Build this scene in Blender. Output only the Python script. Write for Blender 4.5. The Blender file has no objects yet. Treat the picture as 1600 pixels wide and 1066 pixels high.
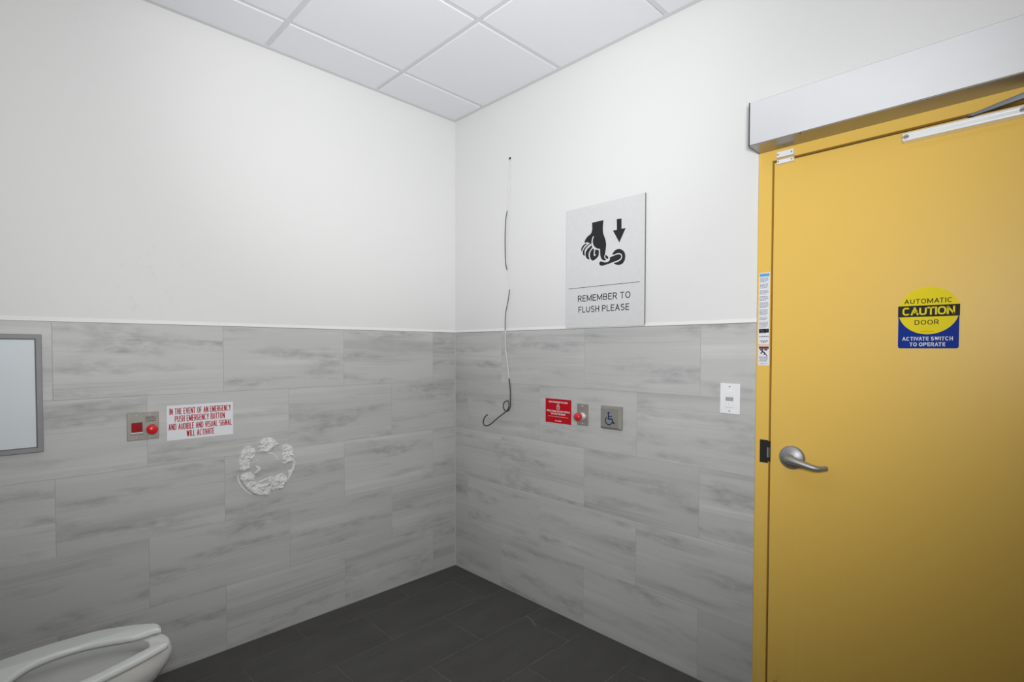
import bpy, bmesh, math, random
from mathutils import Vector, Matrix
from mathutils.geometry import tessellate_polygon
random.seed(7)
S = bpy.context.scene
COL = S.collection
H = 2.884            # ceiling height
WX, WY = -2.52, -3.35  # the two walls behind / beside the camera

# ------------------------------------------------------------------ camera
cam = bpy.data.cameras.new('camera')
co = bpy.data.objects.new('camera', cam); COL.objects.link(co)
R_ = Vector((0.71876388, -0.69525354, 0.00099968)); U_ = Vector((0.01673074, 0.01873391, 0.99968451))
F_ = Vector((0.69505292, 0.71852039, -0.02509736))
co.matrix_world = Matrix(((R_.x, U_.x, -F_.x, -2.1441), (R_.y, U_.y, -F_.y, -2.6248), (R_.z, U_.z, -F_.z, 1.4224), (0, 0, 0, 1)))
cam.sensor_width = 36; cam.lens = 810.9158 * 36 / 1600
cam.shift_x = 20.7261 / 1600; cam.shift_y = 32.4113 / 1600
cam.clip_start = 0.02
S.camera = co
# ------------------------------------------------------------------ view / world
S.view_settings.view_transform = 'Standard'; S.view_settings.look = 'None'
S.view_settings.exposure = 0.0; S.view_settings.gamma = 1.0; S.view_settings.use_curve_mapping = False
wd = bpy.data.worlds.new('world'); S.world = wd; wd.use_nodes = True
wd.node_tree.nodes['Background'].inputs[0].default_value = (0.8, 0.85, 0.9, 1)
wd.node_tree.nodes['Background'].inputs[1].default_value = 0.05
LAMP_EMIT = 1.0
LAMP_COL = (0.955, 0.98, 1.0)

# unseen spots beside the camera, tilted up: its flash and an added second one
def flash(name, loc, aim, deg, watts, size=.15):
    l = bpy.data.lights.new(name, 'SPOT'); l.energy = watts; l.spot_size = math.radians(deg); l.spot_blend = 1; l.shadow_soft_size = size
    l.color = (.985, .995, 1.0)
    o = bpy.data.objects.new(name, l); COL.objects.link(o); o.location = loc
    o.rotation_euler = (Vector(aim) - Vector(loc)).to_track_quat('-Z', 'Y').to_euler(); return o
flash('unseen_flash_spot', (-2.1, -2.7, 1.6), (0, 0, 2.4), 135, 195)
flash('unseen_flash_spot', (-2.1, -2.7, 1.65), (-.3, -.4, 2.88), 65, 140)  # added narrow spot that brightens the ceiling and upper corner

# ------------------------------------------------------------------ helpers
def srgb(r, g, b):
    f = lambda c: (c / 12.92 if c <= .04045 else ((c + .055) / 1.055) ** 2.4)
    return (f(r / 255), f(g / 255), f(b / 255), 1)

def mat(name, col, rough=.5, metal=0., spec=.5, bump=0., bscale=200., vary=0., vscale=8., coat=0.):
    m = bpy.data.materials.new(name); m.use_nodes = True
    nt = m.node_tree; b = nt.nodes['Principled BSDF']
    b.inputs['Base Color'].default_value = (*col[:3], 1)
    b.inputs['Roughness'].default_value = rough; b.inputs['Metallic'].default_value = metal
    b.inputs['Specular IOR Level'].default_value = spec; b.inputs['Coat Weight'].default_value = coat
    tc = nt.nodes.new('ShaderNodeTexCoord')
    if vary:
        n = nt.nodes.new('ShaderNodeTexNoise'); n.inputs['Scale'].default_value = vscale; n.inputs['Detail'].default_value = 4
        nt.links.new(tc.outputs['Object'], n.inputs['Vector'])
        r = nt.nodes.new('ShaderNodeValToRGB')
        r.color_ramp.elements[0].position = .3; r.color_ramp.elements[1].position = .7
        r.color_ramp.elements[0].color = (*[c * (1 - vary) for c in col[:3]], 1)
        r.color_ramp.elements[1].color = (*[min(1, c * (1 + vary)) for c in col[:3]], 1)
        nt.links.new(n.outputs['Fac'], r.inputs[0]); nt.links.new(r.outputs[0], b.inputs['Base Color'])
    if bump:
        n = nt.nodes.new('ShaderNodeTexNoise'); n.inputs['Scale'].default_value = bscale; n.inputs['Detail'].default_value = 3
        nt.links.new(tc.outputs['Object'], n.inputs['Vector'])
        bp = nt.nodes.new('ShaderNodeBump'); bp.inputs['Strength'].default_value = bump; bp.inputs['Distance'].default_value = .001
        nt.links.new(n.outputs['Fac'], bp.inputs['Height']); nt.links.new(bp.outputs[0], b.inputs['Normal'])
    return m

class NT:
    """small node helper"""
    def __init__(s, m): s.t = m.node_tree; s.b = s.t.nodes['Principled BSDF']
    def n(s, typ, **kw):
        x = s.t.nodes.new(typ)
        for k, v in kw.items():
            if k in x.inputs: x.inputs[k].default_value = v
            else: setattr(x, k, v)
        return x
    def l(s, a, b): s.t.links.new(a, b)
    def math(s, op, a, b=None, clamp=False):
        x = s.t.nodes.new('ShaderNodeMath'); x.operation = op; x.use_clamp = clamp
        for i, v in enumerate((a, b)):
            if v is None: continue
            if isinstance(v, (int, float)): x.inputs[i].default_value = v
            else: s.l(v, x.inputs[i])
        return x.outputs[0]
    def noise(s, vec, scale, detail=4, rough=.5):
        mp = s.n('ShaderNodeMapping'); mp.inputs['Scale'].default_value = scale
        s.l(vec, mp.inputs['Vector'])
        x = s.n('ShaderNodeTexNoise'); x.inputs['Scale'].default_value = 1; x.inputs['Detail'].default_value = detail
        x.inputs['Roughness'].default_value = rough
        s.l(mp.outputs[0], x.inputs['Vector']); return x.outputs['Fac']
    def ramp(s, fac, stops):
        r = s.n('ShaderNodeValToRGB'); e = r.color_ramp.elements
        while len(e) < len(stops): e.new(.5)
        for k, (p, c) in enumerate(stops):
            e[k].position = p; e[k].color = c if len(c) == 4 else (*c, 1)
        s.l(fac, r.inputs[0]); return r.outputs[0]
    def step(s, fac, a, b):
        return s.ramp(fac, [(a, (0, 0, 0)), (b, (1, 1, 1))])
    def mix(s, fac, a, b):
        x = s.n('ShaderNodeMix', data_type='RGBA')
        for i, v in ((0, fac), (6, a), (7, b)):
            if isinstance(v, (int, float, tuple)): x.inputs[i].default_value = v
            else: s.l(v, x.inputs[i])
        return x.outputs[2]

def link(name, me, m=None, parent=None, loc=(0, 0, 0)):
    o = bpy.data.objects.new(name, me); COL.objects.link(o)
    if me and m: me.materials.append(m)
    if parent: o.parent = parent
    o.location = loc
    return o

def from_bm(name, bm, m, parent=None, loc=(0, 0, 0), smooth=False):
    me = bpy.data.meshes.new(name); bmesh.ops.recalc_face_normals(bm, faces=bm.faces); bm.to_mesh(me); bm.free()
    if smooth:
        for p in me.polygons: p.use_smooth = True
    return link(name, me, m, parent, loc)

def tag(o, label=None, cat=None, group=None, kind=None):
    for k, v in (('label', label), ('category', cat), ('group', group), ('kind', kind)):
        if v: o[k] = v
    return o

RL = Matrix(((1, 0, 0), (0, 0, -1), (0, 1, 0)))    # left wall frame: X along +x, Y up, Z into the room (-y)
RR = Matrix(((0, 0, -1), (-1, 0, 0), (0, 1, 0)))   # right wall frame: X along -y, Y up, Z into the room (-x)
RW = Matrix(((0, 0, 1), (1, 0, 0), (0, 1, 0)))     # wall beside the camera (x = WX), Z into +x, X along +y
RS = Matrix(((-1, 0, 0), (0, 0, 1), (0, 1, 0)))    # wall behind the camera (y = WY), Z into +y, X along -x
def framed(name, rot, loc):
    o = bpy.data.objects.new(name, None); COL.objects.link(o)
    o.matrix_world = Matrix.Translation(loc) @ rot.to_4x4(); o.empty_display_size = .05
    return o
def thing(name, rot, loc, label, cat, group=None):
    return tag(framed(name, rot, loc), label, cat, group)

def bx(bm, x0, x1, y0, y1, z0, z1, bev=0, seg=1, skip=None):
    vs = [bm.verts.new(p) for p in ((x0, y0, z0), (x1, y0, z0), (x1, y1, z0), (x0, y1, z0), (x0, y0, z1), (x1, y0, z1), (x1, y1, z1), (x0, y1, z1))]
    fs = [bm.faces.new([vs[i] for i in q]) for q in ((0, 3, 2, 1), (4, 5, 6, 7), (0, 1, 5, 4), (1, 2, 6, 5), (2, 3, 7, 6), (3, 0, 4, 7))]
    if bev:
        es = list({e for f in fs for e in f.edges})
        bmesh.ops.bevel(bm, geom=es, offset=bev, segments=seg, affect='EDGES', profile=.5)
def box(name, d, m, parent=None, bev=0, seg=1, smooth=False, loc=(0, 0, 0)):
    bm = bmesh.new(); bx(bm, *d, bev=bev, seg=seg); return from_bm(name, bm, m, parent, loc, smooth)

def spline(pts, n=6, closed=True):
    """Catmull-Rom through 2D/3D points"""
    P = [Vector(p) for p in pts]; out = []; N = len(P)
    rng = range(N) if closed else range(N - 1)
    for i in rng:
        if closed: a, b, c, d = P[i - 1], P[i], P[(i + 1) % N], P[(i + 2) % N]
        else: a, b, c, d = P[max(i - 1, 0)], P[i], P[i + 1], P[min(i + 2, N - 1)]
        for k in range(n):
            t = k / n
            out.append(.5 * ((2 * b) + (c - a) * t + (2 * a - 5 * b + 4 * c - d) * t * t + (3 * b - a - 3 * c + d) * t ** 3))
    if not closed: out.append(P[-1])
    return out

def poly(bm, pts, z0, z1):
    """closed 2D outline -> solid between z0 and z1 (front at z1)"""
    v3 = [Vector((p[0], p[1], 0)) for p in pts]; N = len(v3)
    tris = tessellate_polygon([v3])
    a = [bm.verts.new((p.x, p.y, z1)) for p in v3]; b = [bm.verts.new((p.x, p.y, z0)) for p in v3]
    for t in tris:
        try: bm.faces.new([a[i] for i in t]); bm.faces.new([b[i] for i in reversed(t)])
        except ValueError: pass
    for i in range(N):
        j = (i + 1) % N; bm.faces.new((b[i], b[j], a[j], a[i]))

def stroke(bm, pts, w, z0, z1, closed=False):
    """line of width w through the points, mitred, as a flat solid strip"""
    P = [Vector(p[:2]) for p in pts]; N = len(P); L, R = [], []
    for i, p in enumerate(P):
        if closed: a, c = P[i - 1], P[(i + 1) % N]
        else: a, c = P[max(i - 1, 0)], P[min(i + 1, N - 1)]
        d1 = (p - a) if (p - a).length > 1e-9 else (c - p); d2 = (c - p) if (c - p).length > 1e-9 else (p - a)
        d1 = d1.normalized(); d2 = d2.normalized(); t = d1 + d2
        t = t.normalized() if t.length > 1e-6 else Vector((-d1.y, d1.x))
        n = Vector((-t.y, t.x)); k = min(1.6, 1 / max(.3, abs(n.dot(Vector((-d1.y, d1.x)))))); n = n * w / 2 * k
        L.append(p + n); R.append(p - n)
    V = [[bm.verts.new((q.x, q.y, z)) for q in S_] for S_, z in ((L, z1), (R, z1), (R, z0), (L, z0))]
    M = N if closed else N - 1
    for i in range(M):
        j = (i + 1) % N
        for k in range(4): bm.faces.new((V[k][i], V[k][j], V[(k + 1) % 4][j], V[(k + 1) % 4][i]))
    if not closed:
        bm.faces.new([V[k][0] for k in range(4)]); bm.faces.new([V[k][-1] for k in range(4)][::-1])

def arc(cx, cy, r, a0, a1, n=24):
    return [(cx + r * math.cos(math.radians(a0 + (a1 - a0) * i / n)), cy + r * math.sin(math.radians(a0 + (a1 - a0) * i / n))) for i in range(n + 1)]

def tube(bm, pts, rad, n=12, flat=1.0, up=Vector((0, 0, 1)), caps=True):
    P = [Vector(p) for p in pts]; rings = []
    rr = rad if isinstance(rad, (list, tuple)) else [rad] * len(P)
    for i, p in enumerate(P):
        d = (P[min(i + 1, len(P) - 1)] - P[max(i - 1, 0)]).normalized()
        s = d.cross(up)
        if s.length < 1e-3: s = d.cross(Vector((1, .2, 0)))
        s.normalize(); u = s.cross(d).normalized()
        rings.append([bm.verts.new(p + s * math.cos(t) * rr[i] + u * math.sin(t) * rr[i] * flat) for t in [2 * math.pi * k / n for k in range(n)]])
    for a, b in zip(rings, rings[1:]):
        for k in range(n): bm.faces.new((a[k], a[(k + 1) % n], b[(k + 1) % n], b[k]))
    if caps: bm.faces.new(rings[0][::-1]); bm.faces.new(rings[-1])

def lathe(bm, prof, cx=0, cy=0, n=32):
    """profile [(r, z)] round the Z axis"""
    rings = []
    for r, z in prof:
        if r < 1e-6: rings.append([bm.verts.new((cx, cy, z))])
        else: rings.append([bm.verts.new((cx + r * math.cos(2 * math.pi * k / n), cy + r * math.sin(2 * math.pi * k / n), z)) for k in range(n)])
    for a, b in zip(rings, rings[1:]):
        for k in range(n):
            q = []
            for v in (a[k % len(a)], a[(k + 1) % len(a)], b[(k + 1) % len(b)], b[k % len(b)]):
                if v not in q: q.append(v)
            if len(q) > 2: bm.faces.new(q)

def _e(cx, cy, rx, ry, a0, a1, n=14):
    return [('e', cx, cy, rx, ry, a0 + (a1 - a0) * i / n) for i in range(n + 1)]
GLY = {
 'A': (1.0, [[(0, 0), (.5, 1), (1, 0)], [(.17, .33), (.83, .33)]]),
 'B': (.9, [[(0, 0), (0, 1), (.6, 1)] + _e(.6, .76, .36, .24, 90, -90) + [(0, .52)], [(.6, .52)] + _e(.62, .26, .38, .26, 90, -90) + [(0, 0)]]),
 'C': (1.0, [_e(.5, .5, .5, .5, 42, 318, 24)]),
 'D': (.95, [[(0, 0), (0, 1), (.45, 1)] + _e(.45, .5, .55, .5, 90, -90, 18) + [(0, 0)]]),
 'E': (.75, [[(1, 1), (0, 1), (0, 0), (1, 0)], [(0, .52), (.88, .52)]]),
 'F': (.72, [[(1, 1), (0, 1), (0, 0)], [(0, .5), (.85, .5)]]),
 'G': (1.0, [_e(.5, .5, .5, .5, 42, 345, 24) + [(1, .47), (.55, .47)]]),
 'H': (.9, [[(0, 0), (0, 1)], [(1, 0), (1, 1)], [(0, .52), (1, .52)]]),
 'I': (.0, [[(0, 0), (0, 1)]]),
 'J': (.6, [[(1, 1), (1, .3)] + _e(.5, .3, .5, .3, 0, -170)]),
 'K': (.9, [[(0, 0), (0, 1)], [(1, 1), (0, .38)], [(.32, .6), (1, 0)]]),
 'L': (.7, [[(0, 1), (0, 0), (1, 0)]]),
 'M': (1.2, [[(0, 0), (0, 1), (.5, .12), (1, 1), (1, 0)]]),
 'N': (.95, [[(0, 0), (0, 1), (1, 0), (1, 1)]]),
 'O': (1.05, [_e(.5, .5, .5, .5, 90, 430, 30) + [(.5, 1)]]),
 'P': (.85, [[(0, 0), (0, 1), (.6, 1)] + _e(.6, .73, .4, .27, 90, -90) + [(0, .46)]]),
 'R': (.88, [[(0, 0), (0, 1), (.6, 1)] + _e(.6, .74, .38, .26, 90, -90) + [(0, .48)], [(.5, .48), (1, 0)]]),
 'S': (.88, [_e(.5, .755, .45, .245, 28, 270, 14) + _e(.5, .255, .5, .255, 90, -152, 14)]),
 'T': (.85, [[(0, 1), (1, 1)], [(.5, 1), (.5, 0)]]),
 'U': (.92, [[(0, 1), (0, .4)] + _e(.5, .4, .5, .4, 180, 360, 16) + [(1, 1)]]),
 'V': (.95, [[(0, 1), (.5, 0), (1, 1)]]),
 'W': (1.4, [[(0, 1), (.26, 0), (.5, .95), (.74, 0), (1, 1)]]),
 'Y': (.92, [[(0, 1), (.5, .46), (1, 1)], [(.5, .46), (.5, 0)]]),
 "'": (.0, [[(0, .72), (0, 1)]]),
}
def letters(name, lines, m, parent, z, thick=.0003, sq=2.2, gap=.38, space=.55):
    """one object per line of capitals: (text, centre x, centre y, total width, cap height, stroke width)"""
    out = None
    for (t, cx, cy, w, h, st) in lines:
        n_gap = sum(1 for a, b in zip(t, t[1:]) if a != ' ' and b != ' '); adv = sum(GLY[c][0] for c in t if c != ' ') + t.count(' ') * (space + gap)
        U0 = (w - st - (n_gap + t.count(' ')) * st * .55) / (adv + n_gap * gap)   # width of a unit glyph
        x = cx - w / 2 + st / 2; bm = bmesh.new(); y0 = cy - h / 2 + st / 2; hh = h - st
        for k, c in enumerate(t):
            if c == ' ': x += (space + gap) * U0 - (0 if k + 1 < len(t) else 0) + st * .55; continue
            gw, strokes = GLY[c]; gw *= U0
            for sk in strokes:
                P = []
                for q in sk:
                    if q[0] == 'e':
                        _, ex, ey, rx, ry, an = q; cc, ss = math.cos(math.radians(an)), math.sin(math.radians(an))
                        P.append((ex + rx * math.copysign(abs(cc) ** (2 / sq), cc), ey + ry * math.copysign(abs(ss) ** (2 / sq), ss)))
                    else: P.append(q)
                Q = [P[0]]
                for q in P[1:]:
                    if abs(q[0] - Q[-1][0]) + abs(q[1] - Q[-1][1]) > .01: Q.append(q)
                closed = len(Q) > 3 and abs(Q[0][0] - Q[-1][0]) + abs(Q[0][1] - Q[-1][1]) < .02
                if closed: Q = Q[:-1]
                Q = [Vector((x + q[0] * gw, y0 + q[1] * hh)) for q in Q]
                if closed: Q = Q + [Q[0]]
                runs = [[Q[0]]]                        # split at sharp corners, square ends reach half a stroke further
                for i in range(1, len(Q)):
                    runs[-1].append(Q[i])
                    if i < len(Q) - 1 and (Q[i] - Q[i - 1]).normalized().dot((Q[i + 1] - Q[i]).normalized()) < .72: runs.append([Q[i]])
                for rn in runs:
                    if closed and len(runs) == 1: stroke(bm, rn[:-1], st, z - .0002, z + thick, True); continue
                    if len(rn) < 8:
                        rn = [rn[0] - (rn[1] - rn[0]).normalized() * st * .48] + rn[1:]
                        rn = rn[:-1] + [rn[-1] + (rn[-1] - rn[-2]).normalized() * st * .48]
                    stroke(bm, rn, st, z - .0002, z + thick)
            nx = t[k + 1] if k + 1 < len(t) else ' '
            if (c == 'A' and nx in 'TVYW') or (nx == 'A' and c in 'TVYWL') or (c + nx in ('LY', 'LT')): x -= .20 * U0
            x += gw + (gap * U0 + st * .55 if k + 1 < len(t) and t[k + 1] != ' ' else 0)
        out = from_bm(name, bm, m, parent)
    return out

# ------------------------------------------------------------------ materials
PAINT = mat('white_wall_paint', (.685, .685, .678), .62, spec=.3, bump=.25, bscale=350)
n = NT(PAINT); tc = n.n('ShaderNodeTexCoord')
# a few faint grey rub marks on the painted wall
sep = n.n('ShaderNodeSeparateXYZ'); n.l(tc.outputs['Object'], sep.inputs[0])
dx = n.math('DIVIDE', n.math('SUBTRACT', sep.outputs[0], -1.68), .16); dy = n.math('DIVIDE', n.math('SUBTRACT', sep.outputs[1], 1.72), .22)
rad = n.math('ADD', n.math('MULTIPLY', dx, dx), n.math('MULTIPLY', dy, dy))
msk = n.math('MULTIPLY', n.ramp(rad, [(0, (1, 1, 1)), (1, (0, 0, 0))]), n.step(n.noise(tc.outputs['Object'], (28, 16, 20), 6, .7), .56, .72))
n.l(n.mix(n.math('MULTIPLY', msk, .32), (.685, .685, .678, 1), (.45, .44, .41, 1)), n.b.inputs['Base Color'])

def tile_material(name, light, mid, dark, blot):
    m = bpy.data.materials.new(name); m.use_nodes = True; n = NT(m)
    tc = n.n('ShaderNodeTexCoord'); oi = n.n('ShaderNodeObjectInfo')
    off = n.n('ShaderNodeCombineXYZ')
    n.l(n.math('MULTIPLY', oi.outputs['Random'], 57.), off.inputs[0]); n.l(n.math('MULTIPLY', oi.outputs['Random'], 193.), off.inputs[1])
    va = n.n('ShaderNodeVectorMath', operation='ADD'); n.l(tc.outputs['Object'], va.inputs[0]); n.l(off.outputs[0], va.inputs[1])
    v = va.outputs[0]
    # slight waviness of the veins
    wob = n.noise(v, (1.3, 2.0, 1), 2)
    w2 = n.n('ShaderNodeCombineXYZ'); n.l(n.math('MULTIPLY', wob, .03), w2.inputs[1])
    vb = n.n('ShaderNodeVectorMath', operation='ADD'); n.l(v, vb.inputs[0]); n.l(w2.outputs[0], vb.inputs[1]); v = vb.outputs[0]
    broad = n.noise(v, (.9, 7, 1), 2, .4)
    band = n.noise(v, (.7, 26, 1), 3, .5)
    fine = n.noise(v, (2.0, 110, 1), 4, .6)
    fac = n.math('ADD', n.math('ADD', n.math('MULTIPLY', broad, .46), n.math('MULTIPLY', band, .30)), n.math('MULTIPLY', fine, .24))
    col = n.ramp(fac, [(.36, dark), (.47, mid), (.53, mid), (.64, light)])
    blots = n.math('MULTIPLY', n.step(n.noise(v, (13, 34, 1), 4, .6), .34, .72), n.step(n.noise(v, (2.0, 12, 1), 2, .45), .50, .66))
    col = n.mix(n.math('MULTIPLY', blots, .75), col, (*blot, 1))
    # thin printed edge lines, light beside dark
    ln = n.noise(v, (.25, 16, 1), 0, .0)
    d = n.math('ABSOLUTE', n.math('SUBTRACT', ln, .47))
    line = n.ramp(d, [(0, (1, 1, 1)), (.009, (0, 0, 0))])
    col = n.mix(n.math('MULTIPLY', line, .22), col, (*light, 1))
    d2 = n.math('ABSOLUTE', n.math('SUBTRACT', ln, .486)); line2 = n.ramp(d2, [(0, (1, 1, 1)), (.009, (0, 0, 0))])
    col = n.mix(n.math('MULTIPLY', line2, .20), col, (*blot, 1))
    tone = n.math('ADD', n.math('MULTIPLY', oi.outputs['Random'], .10), .95)
    hs = n.n('ShaderNodeHueSaturation'); n.l(col, hs.inputs['Color']); n.l(tone, hs.inputs['Value'])
    n.l(hs.outputs[0], n.b.inputs['Base Color'])
    n.b.inputs['Roughness'].default_value = .5; n.b.inputs['Specular IOR Level'].default_value = .35
    bp = n.n('ShaderNodeBump'); bp.inputs['Strength'].default_value = .12; bp.inputs['Distance'].default_value = .001
    n.l(fine, bp.inputs['Height']); n.l(bp.outputs[0], n.b.inputs['Normal'])
    return m
WTILE = tile_material('grey_veined_tile', (.55, .55, .54), (.475, .475, .467), (.39, .391, .385), (.235, .24, .242))
FTILE = bpy.data.materials.new('charcoal_floor_tile'); FTILE.use_nodes = True
n = NT(FTILE); tc = n.n('ShaderNodeTexCoord'); oi = n.n('ShaderNodeObjectInfo')
sc = n.n('ShaderNodeVectorMath', operation='ADD'); n.l(tc.outputs['Object'], sc.inputs[0])
cb = n.n('ShaderNodeCombineXYZ'); n.l(n.math('MULTIPLY', oi.outputs['Random'], 31), cb.inputs[0]); n.l(cb.outputs[0], sc.inputs[1])
f1 = n.noise(sc.outputs[0], (3, 9, 1), 5, .6); f2 = n.noise(sc.outputs[0], (60, 110, 1), 3, .6)
ff = n.math('ADD', n.math('MULTIPLY', f1, .7), n.math('MULTIPLY', f2, .3))
n.l(n.ramp(ff, [(.3, (.062, .060, .057)), (.7, (.088, .086, .081))]), n.b.inputs['Base Color'])
n.b.inputs['Roughness'].default_value = .62; n.b.inputs['Specular IOR Level'].default_value = .3
bp = n.n('ShaderNodeBump'); bp.inputs['Strength'].default_value = .3; bp.inputs['Distance'].default_value = .001; n.l(ff, bp.inputs['Height']); n.l(bp.outputs[0], n.b.inputs['Normal'])

GROUT = mat('light_grey_grout', (.40, .395, .38), .9, vary=.08)
FGROUT = mat('dark_floor_grout', (.135, .13, .12), .9, vary=.4, vscale=14)
CEILT = mat('white_mineral_ceiling_tile', (.735, .748, .78), .9, spec=.1, bump=.5, bscale=500, vary=.015, vscale=300)
GRIDM = mat('grey_white_grid_metal', (.60, .605, .62), .45, spec=.4)
TRIMM = mat('white_sealant', (.745, .745, .735), .45, spec=.3, vary=.01)
SHADEM = mat('grey_trim_shadow_line', (.30, .30, .30), .5, metal=.5, vary=.03)
YEL = bpy.data.materials.new('yellow_door_paint'); YEL.use_nodes = True
n = NT(YEL); tc = n.n('ShaderNodeTexCoord'); y = tc.outputs['Object']
sep = n.n('ShaderNodeSeparateXYZ'); n.l(y, sep.inputs[0])
drip = n.noise(y, (70, .8, 1), 4, .6)
low = n.ramp(n.math('DIVIDE', sep.outputs[1], 1.1), [(0, (1, 1, 1)), (1, (0, 0, 0))])
nearj = n.ramp(n.math('SUBTRACT', sep.outputs[0], 1.92), [(0, (1, 1, 1)), (.22, (.8, .8, .8)), (.30, (0, 0, 0))])
mk = n.math('MULTIPLY', n.math('MULTIPLY', n.step(drip, .5, .66), low), n.math('MULTIPLY', nearj, .35))
YC = (.74, .48, .100, 1)
c1 = n.mix(mk, YC, (.76, .56, .18, 1))
scuff = n.math('MULTIPLY', n.step(n.noise(y, (30, 22, 1), 5, .7), .5, .62), n.ramp(n.math('ADD', n.math('ABSOLUTE', n.math('SUBTRACT', sep.outputs[0], 1.955)), n.math('MULTIPLY', n.math('ABSOLUTE', n.math('SUBTRACT', sep.outputs[1], .10)), .4)), [(.015, (1, 1, 1)), (.05, (0, 0, 0))]))
c1 = n.mix(n.math('MULTIPLY', scuff, .55), c1, (.12, .08, .03, 1))
n.l(c1, n.b.inputs['Base Color']); n.b.inputs['Roughness'].default_value = .42; n.b.inputs['Specular IOR Level'].default_value = .32
nb = n.noise(y, (60, 60, 60), 3); bp = n.n('ShaderNodeBump'); bp.inputs['Strength'].default_value = .12; bp.inputs['Distance'].default_value = .001; n.l(nb, bp.inputs['Height']); n.l(bp.outputs[0], n.b.inputs['Normal'])

STEEL = mat('brushed_stainless_steel', (.30, .285, .26), .5, metal=.35, bump=.05, bscale=900, vary=.05, vscale=40)
NICK = mat('satin_nickel', (.37, .37, .38), .5, metal=.85, vary=.05, vscale=30)
ALU = mat('anodised_aluminium', (.80, .81, .83), .42, metal=1, vary=.03, vscale=3)
ALUD = mat('shaded_aluminium_underside', (.36, .35, .35), .38, metal=.9, vary=.05)
ALUB = mat('bright_aluminium', (.86, .87, .88), .35, metal=.6, vary=.02, vscale=5)
FRAMEG = mat('grey_steel_board_frame', (.25, .25, .26), .6, metal=.2, spec=.3, vary=.06, vscale=12)
WPANEL = mat('pale_blue_white_board_face', (.60, .65, .68), .5, spec=.3, vary=.02, vscale=3)
WPLAS = mat('white_plastic', (.80, .80, .82), .4, vary=.01)
SLOT = mat('smoky_sensor_lens', (.36, .36, .37), .25, vary=.05, vscale=60)
RED = mat('red_plastic_button', (.62, .012, .016), .3, spec=.5, vary=.05, vscale=40, coat=.3)
REDL = mat('dark_red_display_lens', (.30, .004, .008), .25, vary=.15, vscale=90)
REDP = mat('red_notice_print', (.46, .006, .012), .6, spec=.15, vary=.03)
REDT = mat('red_lettering', (.42, .010, .022), .6, spec=.15, vary=.05)
WPRINT = mat('white_print', (.72, .72, .74), .6, spec=.15, vary=.01)
SIGNW = mat('white_sign_plastic', (.70, .71, .75), .5, spec=.3, vary=.01)
SIGNG = mat('pale_grey_sign_face', (.60, .60, .605), .6, spec=.2, bump=.2, bscale=700, vary=.02, vscale=60)
INK = mat('charcoal_print', (.026, .026, .028), .7, spec=.12, vary=.05)
DARKG = mat('dark_grey_sign_edge', (.17, .17, .175), .6, vary=.05)
BLK = mat('black_metal', (.012, .012, .012), .45, vary=.1)
DARKP = mat('dark_cap_edge', (.05, .05, .055), .5, vary=.1)
BLUE = mat('blue_print', (.004, .028, .24), .6, spec=.12, vary=.05)
ABLUE = mat('navy_symbol_print', (.015, .04, .11), .6, spec=.15, vary=.05)
SYEL = mat('sticker_yellow', (.74, .60, .015), .6, spec=.12, vary=.02)
LBLUE = mat('light_blue_print', (.10, .32, .72), .5, vary=.03)
MAROON = mat('dark_red_print', (.14, .008, .02), .5, vary=.05)
PAPER = mat('white_label_paper', (.70, .70, .76), .5, vary=.01)
GTEXT = mat('grey_small_print', (.16, .16, .20), .6, vary=.1)
PORC = mat('white_glazed_porcelain', (.66, .665, .65), .16, spec=.5, vary=.01, coat=.4)
SEATM = mat('white_moulded_seat_plastic', (.66, .68, .67), .3, spec=.5, vary=.01)
CABLE = mat('dark_grey_cable', (.045, .045, .05), .45, vary=.1)
CABLEW = mat('pale_grey_cable', (.60, .60, .60), .4, vary=.05)
SIL = mat('arm_grey_metal', (.30, .32, .36), .35, metal=.9, vary=.05)
PLASTER = bpy.data.materials.new('rough_white_plaster'); PLASTER.use_nodes = True
n = NT(PLASTER); tc = n.n('ShaderNodeTexCoord')
a = n.noise(tc.outputs['Object'], (22, 22, 22), 4, .6)
n.l(n.ramp(a, [(.42, (.64, .64, .63)), (.60, (.72, .72, .72)), (.72, (.68, .63, .47)), (.80, (.62, .47, .33))]), n.b.inputs['Base Color'])
n.b.inputs['Roughness'].default_value = .85
a2 = n.noise(tc.outputs['Object'], (160, 160, 160), 5, .6)
bp = n.n('ShaderNodeBump'); bp.inputs['Strength'].default_value = .8; bp.inputs['Distance'].default_value = .005; n.l(a2, bp.inputs['Height']); n.l(bp.outputs[0], n.b.inputs['Normal'])
EMIT = bpy.data.materials.new('lit_lamp_diffuser'); EMIT.use_nodes = True
n = NT(EMIT); n.b.inputs['Base Color'].default_value = (.8, .8, .8, 1); n.b.inputs['Emission Color'].default_value = (*LAMP_COL, 1); n.b.inputs['Emission Strength'].default_value = LAMP_EMIT

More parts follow.
